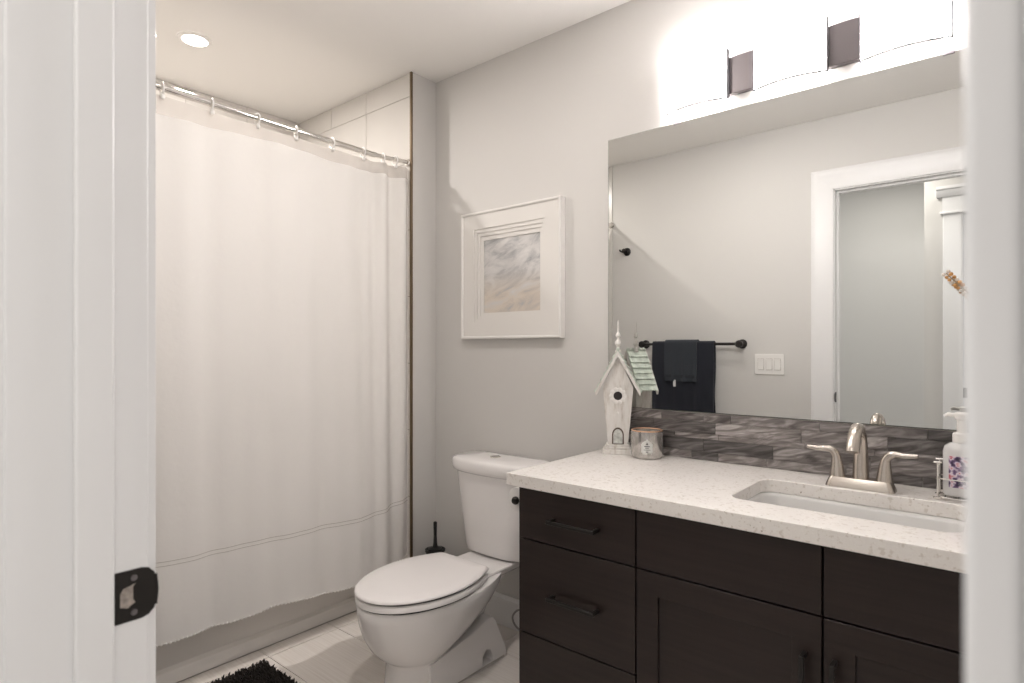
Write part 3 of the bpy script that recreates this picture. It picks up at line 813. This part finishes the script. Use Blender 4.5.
# ------------------------------------------------------------------ candle
cd = thing('candle_jar', 'silver glass jar candle with white label beside the white birdhouse', 'candle', (-.944, 1.840, .8101))
M_merc = mat('mercury_glass', (.52, .50, .48), .16, metal=.75, var=.25, vscale=40)
M_copper = mat('rose_gold_rim', (.70, .42, .28), .3, metal=.8)
bm = BM(); lathe(bm, [(.046, 0), (.051, .003), (.053, .010), (.0535, .084), (.0520, .0925), (.0495, .093), (.0495, .070), (.001, .070)], (0, 0, 0), 'z', 40); obj('jar', bm, M_merc, cd, local=True)
bm = BM(); torus(bm, (0, 0, .0925), .0512, .0022, 'z', 40, 8); obj('rim', bm, M_copper, cd, local=True)
bm = BM(); lathe(bm, [(.049, .070), (.049, .0745), (.001, .075)], (0, 0, 0), 'z', 32); obj('wax', bm, mat('cream_wax', (.74, .66, .56), .5), cd, local=True)
for a in range(3):
    bm = BM(); tube(bm, [(.02*math.cos(a*2.1), .02*math.sin(a*2.1), .074), (.02*math.cos(a*2.1), .02*math.sin(a*2.1), .083)], .0012, 6); obj('wick', bm, M_gap, cd, local=True)
# label wrapped on the curved glass, turned to the camera; octagon with dark lines
th0 = math.atan2(-1.835, .955)
def wrap(u, z, r=.0541): a = th0 + u/r; return (r*math.cos(a), r*math.sin(a), z)
def wrapped_poly(poly, r, n=10):
    """fill polygon on the cylinder: horizontal slices"""
    bm = BM(); zs = sorted(set([round(p[1], 5) for p in poly])); rows_ = []
    def span(z):
        xs_ = []
        for (a, c_), (d_, e_) in zip(poly, poly[1:]+poly[:1]):
            if min(c_, e_)-1e-6 <= z <= max(c_, e_)+1e-6:
                if abs(e_-c_) < 1e-7: xs_ += [a, d_]
                else: xs_.append(a+(d_-a)*(z-c_)/(e_-c_))
        return min(xs_), max(xs_)
    for z in zs:
        x0, x1 = span(z); rows_.append([bm.verts.new(wrap(x0+(x1-x0)*k/n, z, r)) for k in range(n+1)])
    for p, q in zip(rows_[:-1], rows_[1:]):
        for k in range(n): bm.faces.new((p[k], p[k+1], q[k+1], q[k]))
    return bm
lab = [(-.014, .018), (.014, .018), (.019, .026), (.019, .050), (.014, .058), (.004, .064), (.0, .068), (-.004, .064), (-.014, .058), (-.019, .050), (-.019, .026)]
lo_ = obj('label', wrapped_poly(lab, .0542), mat('label_paper', (.70, .70, .68), .7), cd, local=True, solid=.0003)
M_ink = mat('label_ink', (.10, .10, .10), .7)
for (x0, x1, z0, z1) in ((-.009, .009, .043, .0455), (-.006, .006, .038, .0395), (-.011, .011, .032, .0335), (-.004, .004, .025, .0275)):
    obj('label_line', wrapped_poly([(x0, z0), (x1, z0), (x1, z1), (x0, z1)], .0547), M_ink, lo_, local=True)
obj('label_emblem', wrapped_poly([(-.004, .050), (.004, .050), (0, .058)], .0547), M_ink, lo_, local=True)

# ------------------------------------------------------------------ birdhouse
bh = thing('birdhouse', 'tall whitewashed wooden birdhouse with green ribbed roof and finial on the worktop corner', 'birdhouse', (-1.060, 1.8475, .8101), math.radians(29))
M_wwash = mat('whitewashed_wood', (.62, .585, .54), .75, bump=.5, bscale=60)
N, L, b = nodes(M_wwash)
mp = mapped(M_wwash, (60, 60, 12)); n = N.new('ShaderNodeTexNoise'); n.inputs['Scale'].default_value = 1; n.inputs['Detail'].default_value = 6; n.inputs['Roughness'].default_value = .7
L.new(mp.outputs[0], n.inputs['Vector']); ramp(M_wwash, n.outputs['Fac'], [(.26, (.36, .31, .26)), (.36, (.62, .58, .53)), (.5, (.74, .715, .68)), (.8, (.80, .785, .76))], 'Base Color')
M_roof = mat('pale_green_metal', (.60, .66, .58), .38, metal=.25, var=.25, vscale=45)
M_dark = mat('hole_dark', (.03, .025, .025), .7)
wl0, wl1, zb, ze, za = .031, .053, .034, .232, .352     # half width low/high, bottom, eave, apex
dp0, dp1 = .025, .032
def bhsec(hw, hd, z): return [(-hw, -hd, z), (hw, -hd, z), (hw, hd, z), (-hw, hd, z)]
bm = BM(); loft(bm, [bhsec(wl0+.004, dp0, zb), bhsec(wl1, dp1, ze)]); 
prism(bm, [(-wl1, ze), (wl1, ze), (0, za)], -dp1, dp1, 'xz'); obj('body', bm, M_wwash, bh, local=True, bevel=.001)
bm = BM(); box(bm, -.053, .053, -.034, .034, 0, .016); box(bm, -.047, .047, -.031, .031, .016, .026); box(bm, -.041, .041, -.029, .029, .026, .035); obj('base', bm, M_wwash, bh, local=True, bevel=.002)
# two roof slopes, ribbed in overlapping courses
ang = math.atan2(za+.006-(ze-.012), .076)
for s in (-1, 1):
    bm = BM()
    nC = 7
    for k in range(nC):
        t0, t1 = k/nC, (k+1)/nC
        xa, zz0 = .002+.074*t0, za+.008-(za+.006-(ze-.014))*t0
        xb, zz1 = .002+.074*(t1+.02), za+.008-(za+.006-(ze-.014))*(t1+.02)
        nx, nz = math.sin(ang), math.cos(ang)
        M_ = 18
        ra, rb, rc, rd = [], [], [], []
        for j in range(M_+1):
            y = -.040+.080*j/M_; wv_ = .0016*math.cos(j*PI)   # scalloped edge
            lift = .0055
            ra.append((s*(xa+nx*.001), y, zz0+nz*.001)); rb.append((s*(xb+nx*lift+.0005*math.cos(j*PI)), y, zz1+nz*lift+wv_*.9))
            rc.append((s*(xb+nx*(lift-.0035)), y, zz1+nz*(lift-.0035)+wv_*.9)); rd.append((s*(xa-nx*.002), y, zz0-nz*.002))
        loft(bm, [[ra[j], rb[j], rc[j], rd[j]] for j in range(M_+1)])
    obj('roof_slope', bm, M_roof, bh, local=True, smooth=30)
# barge boards on front and back gable
for y0, y1 in ((-.046, -.038), (.038, .044)):
    for s in (-1, 1):
        bm = BM()
        poly = [(s*0, za+.010), (s*.078, ze-.014), (s*.076, ze-.028), (s*0, za-.010)]
        prism(bm, poly, y0, y1, 'xz'); obj('barge_board', bm, M_wwash, bh, local=True, bevel=.0008)
bm = BM(); prism(bm, [(-.010, za-.030), (0, za-.016), (.010, za-.030), (0, za-.044)], -.0345, -.031, 'xz'); obj('gable_ornament', bm, M_wwash, bh, local=True)
# ridge crest and finial
bm = BM(); box(bm, -.004, .004, -.040, .040, za+.004, za+.012)
for k in range(5): lathe(bm, [(.0005, 0), (.006, .003), (.006, .008), (.0005, .012)], (0, -.034+.017*k, za+.010), 'z', 10)
obj('ridge_crest', bm, M_roof, bh, local=True)
bm = BM(); lathe(bm, [(.009, 0), (.011, .004), (.006, .012), (.005, .020), (.011, .030), (.009, .040), (.004, .046), (.004, .052), (.0085, .058), (.007, .066), (.003, .072), (.0035, .085), (.0022, .104), (.0006, .114)], (0, 0, za+.004), 'z', 16); obj('finial', bm, M_wwash, bh, local=True)
# the front leans out as it rises: helper for the front face
def fyy(z): return -(dp0+(dp1-dp0)*min(1, (z-zb)/(ze-zb)))
bm = BM()
for k in range(10):
    a = 2*PI*k/10; c0 = ((.0225*math.cos(a)), fyy(.205)-.001, .205+.0225*math.sin(a))
    lathe(bm, [(.0078, .001), (.0074, -.003), (.004, -.0042), (.001, -.0044)], c0, 'y', 12)
lathe(bm, [(.0215, -.0028), (.0215, .002)], (0, fyy(.205)-.0005, .205), 'y', 24); fl_ = obj('flower_ring', bm, M_plastic, bh, local=True)
bm = BM(); lathe(bm, [(.0148, -.0010), (.0148, .0004)], (0, fyy(.205)-.0042, .205), 'y', 28); obj('entrance_hole', bm, M_dark, bh, local=True)
bm = BM(); lathe(bm, [(.003, .004), (.003, -.010), (.0048, -.012), (.0048, -.018), (.001, -.020)], (0, fyy(.145), .145), 'y', 14); obj('perch', bm, M_plastic, bh, local=True)
def arch(hw, z0, z1, n=10):
    zc_ = z1-hw*1.3; return [(-hw, z0), (hw, z0)] + [(hw*math.cos(PI*k/n), zc_+hw*1.3*math.sin(PI*k/n)) for k in range(n+1)]
bm = BM(); prism(bm, arch(.0205, .036, .094), fyy(.036)-.0035, fyy(.094)+.006, 'xz'); obj('arch_surround', bm, mat('tarnished_metal', (.13, .10, .08), .5, metal=.4), bh, local=True)
bm = BM(); prism(bm, arch(.0160, .038, .088), fyy(.036)-.0055, fyy(.036)-.0030, 'xz'); obj('arch_door', bm, mat('frosted_panel', (.55, .56, .53), .4, var=.3, vscale=90), bh, local=True)

# ------------------------------------------------------------------ soap bottle in wire caddy
sx, sy = -.088, 1.815
so = thing('soap_bottle', 'clear hand soap pump bottle with floral label beside the sink', 'soap bottle', (sx, sy, .8205))
M_soap = mat('clear_soap_plastic', (.90, .89, .88), .14, trans=.30)
bm = BM(); loft(bm, [[(a, c_, z) for a, c_ in rrect(-w_, w_, -d_, d_, r_, 6)] for w_, d_, r_, z in ((.034, .024, .016, 0), (.037, .027, .018, .006), (.037, .027, .018, .108), (.034, .025, .017, .120), (.024, .019, .015, .127), (.0165, .0155, .0150, .130), (.0165, .0155, .0150, .133))])
obj('bottle', bm, M_soap, so, local=True, smooth=50)
M_label = mat('floral_label', (.5, .3, .4), .5)
N, L, b = nodes(M_label); mp = mapped(M_label, (1,1,1)); v = N.new('ShaderNodeTexNoise'); v.inputs['Scale'].default_value = 75; v.inputs['Detail'].default_value = 2; L.new(mp.outputs[0], v.inputs['Vector'])
ramp(M_label, v.outputs['Fac'], [(.38, (.045, .03, .07)), (.48, (.20, .12, .24)), (.56, (.72, .66, .72)), (.68, (.50, .12, .16))], 'Base Color')
bm = BM(); box(bm, -.024, .024, -.0278, -.0268, .022, .098); obj('label', bm, M_label, so, local=True)
bm = BM(); lathe(bm, [(.0185, .130), (.0185, .150), (.016, .153), (.010, .154), (.010, .186), (.014, .187), (.015, .200), (.012, .203)], (0, 0, 0), 'z', 20)
obj('pump', bm, M_plastic, so, local=True)
bm = BM(); tube(bm, [(.004, 0, .194), (-.028, 0, .197), (-.034, 0, .192)], [.0065, .0048, .004], 10); obj('nozzle', bm, M_plastic, so, local=True)
ca = thing('wire_caddy', 'chrome wire caddy holding the soap bottle beside the sink', 'caddy', (sx+.03, sy, .8101))
bm = BM()
cx0, cx1, cy0, cy1 = sx-.046, sx+.090, sy-.036, sy+.036
for zz in (.8165, .862):
    tube(bm, [(a, c_, zz) for a, c_ in rrect(cx0, cx1, cy0, cy1, .02, 6)]+[(cx1, cy1-.02, zz)], .0016, 8)
for k in range(5): tube(bm, [(cx0+.015+.026*k, cy0, .8165), (cx0+.015+.026*k, cy1, .8165)], .0014, 6)
obj('basket', bm, M_chrome, ca)
for px_, py_ in ((cx0, cy0+.008), (cx1, cy0+.008), (cx1, cy1-.008), (cx0, cy1-.008)):
    bm = BM(); tube(bm, [(px_, py_, .8155), (px_, py_, .900)], .0022, 8); tube(bm, [(px_-.008, py_, .9005), (px_+.008, py_, .9005)], .0022, 8)
    torus(bm, (px_, py_-.001, .8135), .0075, .0022, 'z', 16, 6); obj('post', bm, M_chrome, ca)

# dried berry stem in a small vase at the right end, only the tip clears the door frame
vs2 = thing('vase_with_stem', 'orange and white beaded stem leaning in from the right before the mirror', 'vase', (.070, 1.80, .8101))
bm = BM(); lathe(bm, [(.030, 0), (.036, .004), (.040, .05), (.028, .12), (.013, .16), (.012, .21), (.016, .222), (.012, .222)], (.070, 1.80, .8101), 'z', 28); obj('vase', bm, M_plastic, vs2)
bm = BM(); st = spline([(.070, 1.80, .86), (.066, 1.80, 1.03), (.030, 1.80, 1.17), (-.035, 1.80, 1.265), (-.118, 1.80, 1.365)], 10); tube(bm, st, .0014, 6)
stem = obj('stem', bm, mat('dried_stem', (.45, .34, .22), .8), vs2)
M_ber = mat('orange_berry', (.62, .33, .12), .5); M_berw = mat('pale_berry', (.78, .70, .62), .5)
random.seed(3)
for k in range(13):
    t = k/12; p = Vector((-.118, 1.80, 1.365)).lerp(Vector((-.050, 1.80, 1.283)), t)
    bm = BM()
    for s in (-1, 1):
        c = p + Vector((s*.0045, random.uniform(-.004, .004), s*.0035)); r = .0042+.001*random.random()
        lathe(bm, [(.0003, -r), (r*.75, -r*.65), (r, 0), (r*.75, r*.65), (.0003, r)], tuple(c), 'z', 10)
    obj('berry', bm, M_ber if t < .55 and k % 3 else M_berw, stem)

# ------------------------------------------------------------------ toilet paper on the cabinet side
tp = thing('paper_roll', 'white toilet paper roll on the holder at the vanity side', 'toilet paper', (-1.178, 1.47, .706))
bm = BM(); lathe(bm, [(.018, 0), (.0385, 0), (.039, .002), (.039, .098), (.0385, .10), (.018, .10)], (-1.178, 1.430, .706), 'y', 32); obj('roll', bm, M_paper, tp)
bm = BM(); lathe(bm, [(.0175, .0005), (.0175, .0995), (.0160, .0995), (.0160, .0005)], (-1.178, 1.430, .706), 'y', 24, cap=False); obj('core', bm, M_matline, tp)
th_ = thing('paper_holder', 'black metal toilet paper holder fixed to the vanity side', 'paper holder', (CX0, 1.50, .70))
bm = BM(); tube(bm, [(-1.178, 1.420, .706), (-1.178, 1.546, .706)], .0075, 14); lathe(bm, [(.0005, -.010), (.009, -.008), (.0125, -.003), (.0125, .004), (.0075, .008)], (-1.178, 1.420, .706), 'y', 20)
obj('bar', bm, M_black, th_)
bm = BM(); tube(bm, [(-1.178, 1.546, .706), (CX0-.006, 1.546, .706)], .0075, 12); lathe(bm, [(.024, 0), (.024, -.006), (.0075, -.012)], (CX0-.0002, 1.546, .706), 'x', 22); obj('mount', bm, M_black, th_)

# ------------------------------------------------------------------ things on the door wall, seen in the mirror
tbz = 1.207; tby = YF+.062
bar = thing('towel_bar', 'black towel bar with round posts on the door wall, seen in the mirror', 'towel bar', (-1.53, YF, tbz))
bm = BM(); tube(bm, [(-1.845, tby, tbz), (-1.215, tby, tbz)], .0085, 14); obj('rail', bm, M_black, bar)
for x in (-1.845, -1.215):
    bm = BM(); lathe(bm, [(.028, .0005), (.028, .006), (.020, .014), (.010, .020), (.010, .046), (.017, .050), (.022, .058), (.022, .068), (.016, .078), (.001, .080)], (x, YF, tbz), 'y', 24); obj('post', bm, M_black, bar)
rh = thing('robe_hook', 'small black round robe hook high on the door wall, seen in the mirror', 'hook', (-1.985, YF, 1.836))
bm = BM(); lathe(bm, [(.027, .0005), (.027, .006), (.020, .012), (.009, .016), (.009, .040), (.014, .044), (.016, .050), (.001, .056)], (-1.985, YF, 1.836), 'y', 24); obj('rosette', bm, M_black, rh)
bm = BM(); tube(bm, spline([(-1.985, YF+.025, 1.836), (-1.998, YF+.040, 1.832), (-2.012, YF+.048, 1.838), (-2.016, YF+.050, 1.848)], 5), .0055, 10); obj('hook_arm', bm, M_black, rh)
def towel(name, label, x0, x1, z0f, z0b, r, th, m, seed, hemf=None):
    """cloth folded over the rail: closed U profile swept along x with slight ripples"""
    t = thing(name, label, 'towel', ((x0+x1)/2, tby, tbz))
    prof = []                       # (y, z) outside then inside
    def U(rr):
        p = [(rr, z0f+(tbz-z0f)*k/10) for k in range(10)]
        p += [(rr*math.cos(a), tbz+rr*math.sin(a)) for a in [PI*k/10 for k in range(11)]]
        p += [(-rr, tbz-(tbz-z0b)*k/10) for k in range(1, 11)]
        return p
    o_ = U(r+th); i_ = U(r)
    o_[0] = (o_[0][0], z0f); poly = o_+i_[::-1]
    secs = []; n = 30; rnd = random.Random(seed); ph = [rnd.random()*6 for _ in range(4)]
    for k in range(n+1):
        x = x0+(x1-x0)*k/n; s = []
        for (y, z) in poly:
            dn = max(0, tbz-z)/.25
            wv_ = (.0028*math.sin(k*.55+ph[0])+.0018*math.sin(k*1.2+ph[1]))*min(1, dn)*(1 if y > 0 else -.6)
            s.append((x + (.004*math.sin(z*14+ph[2]))*min(1, dn)*(k/n-.5)*2, tby+y+wv_, z))
        secs.append(s)
    bm = BM(); loft(bm, secs); cl2 = obj('cloth', bm, m, t, smooth=50, bevel=0)
    return t
t1 = towel('bath_towel', 'large navy black bath towel folded over the towel bar', -1.760, -1.360, .66, .70, .0095, .010, M_towel, 1)
t2 = towel('hand_towel', 'small charcoal hand towel draped over the middle of the dark bath towel', -1.672, -1.462, .975, .95, .0215, .007, M_towel2, 5)
bm = BM(); box(bm, -1.668, -1.466, tby+.0286, tby+.0302, .998, 1.016); obj('woven_band', bm, M_hem, t2)
bm = BM(); box(bm, -1.612, -1.596, tby+.029, tby+.0302, .942, .984); obj('care_tag', bm, M_tag, t2)

sw = thing('light_switch', 'white three-gang light switch plate beside the doorway, seen in the mirror', 'light switch', (-1.062, YF, 1.03))
bm = BM(); prism(bm, rrect(-1.1435, -.980, 1.029, 1.148, .006, 4), YF+.0003, YF+.0058, 'xz'); obj('plate', bm, M_plastic, sw, bevel=.002)
for k in range(3):
    xm = -1.108+.046*k
    bm = BM(); box(bm, xm-.0175, xm+.0175, YF+.005, YF+.0062, 1.055, 1.122); fr_ = obj('rocker_frame', bm, M_matline, sw)
    bm = BM(); prism(bm, [(YF+.005, 1.057), (YF+.0105, 1.057), (YF+.0065, 1.0885), (YF+.0085, 1.120), (YF+.005, 1.120)], xm-.0162, xm+.0162, 'yz'); obj('rocker', bm, M_plastic, sw, bevel=.0006)

# ------------------------------------------------------------------ shaggy bath mat
rug = thing('bath_mat', 'black shaggy bath mat on the tiles in front of the bathtub', 'bath mat', (-1.82, .80, 0))
RX0, RX1, RY0, RY1 = -2.140, -1.56, .40, 1.108
M_rug = mat('black_shag', (.017, .013, .011), .8, var=.4, vscale=30)
bm = BM(); prism(bm, rrect(RX0+.01, RX1-.01, RY0+.01, RY1-.01, .03), .0005, .008, 'xy'); obj('backing', bm, M_rug, rug)
bm = BM(); rnd = random.Random(5)
nx, ny = 80, 96
for i in range(nx):
    for j in range(ny):
        x = RX0+.008+(RX1-RX0-.016)*(i+rnd.random())/nx; y = RY0+.008+(RY1-RY0-.016)*(j+rnd.random())/ny
        a = rnd.random()*2*PI; ln = rnd.uniform(.003, .010); h = rnd.uniform(.010, .019); r = rnd.uniform(.0030, .0046)
        dx, dy = ln*math.cos(a), ln*math.sin(a)
        base = [bm.verts.new((x+r*math.cos(q), y+r*math.sin(q), .006)) for q in (0, 2.1, 4.2)]
        mid = [bm.verts.new((x+dx*.4+r*1.1*math.cos(q), y+dy*.4+r*1.1*math.sin(q), .006+h*.7)) for q in (0, 2.1, 4.2)]
        tip = bm.verts.new((x+dx, y+dy, .006+h))
        for k in range(3):
            k2 = (k+1) % 3
            bm.faces.new((base[k], base[k2], mid[k2], mid[k])); bm.faces.new((mid[k], mid[k2], tip))
p = obj('pile', bm, M_rug, rug, smooth=0); p['kind'] = 'stuff'
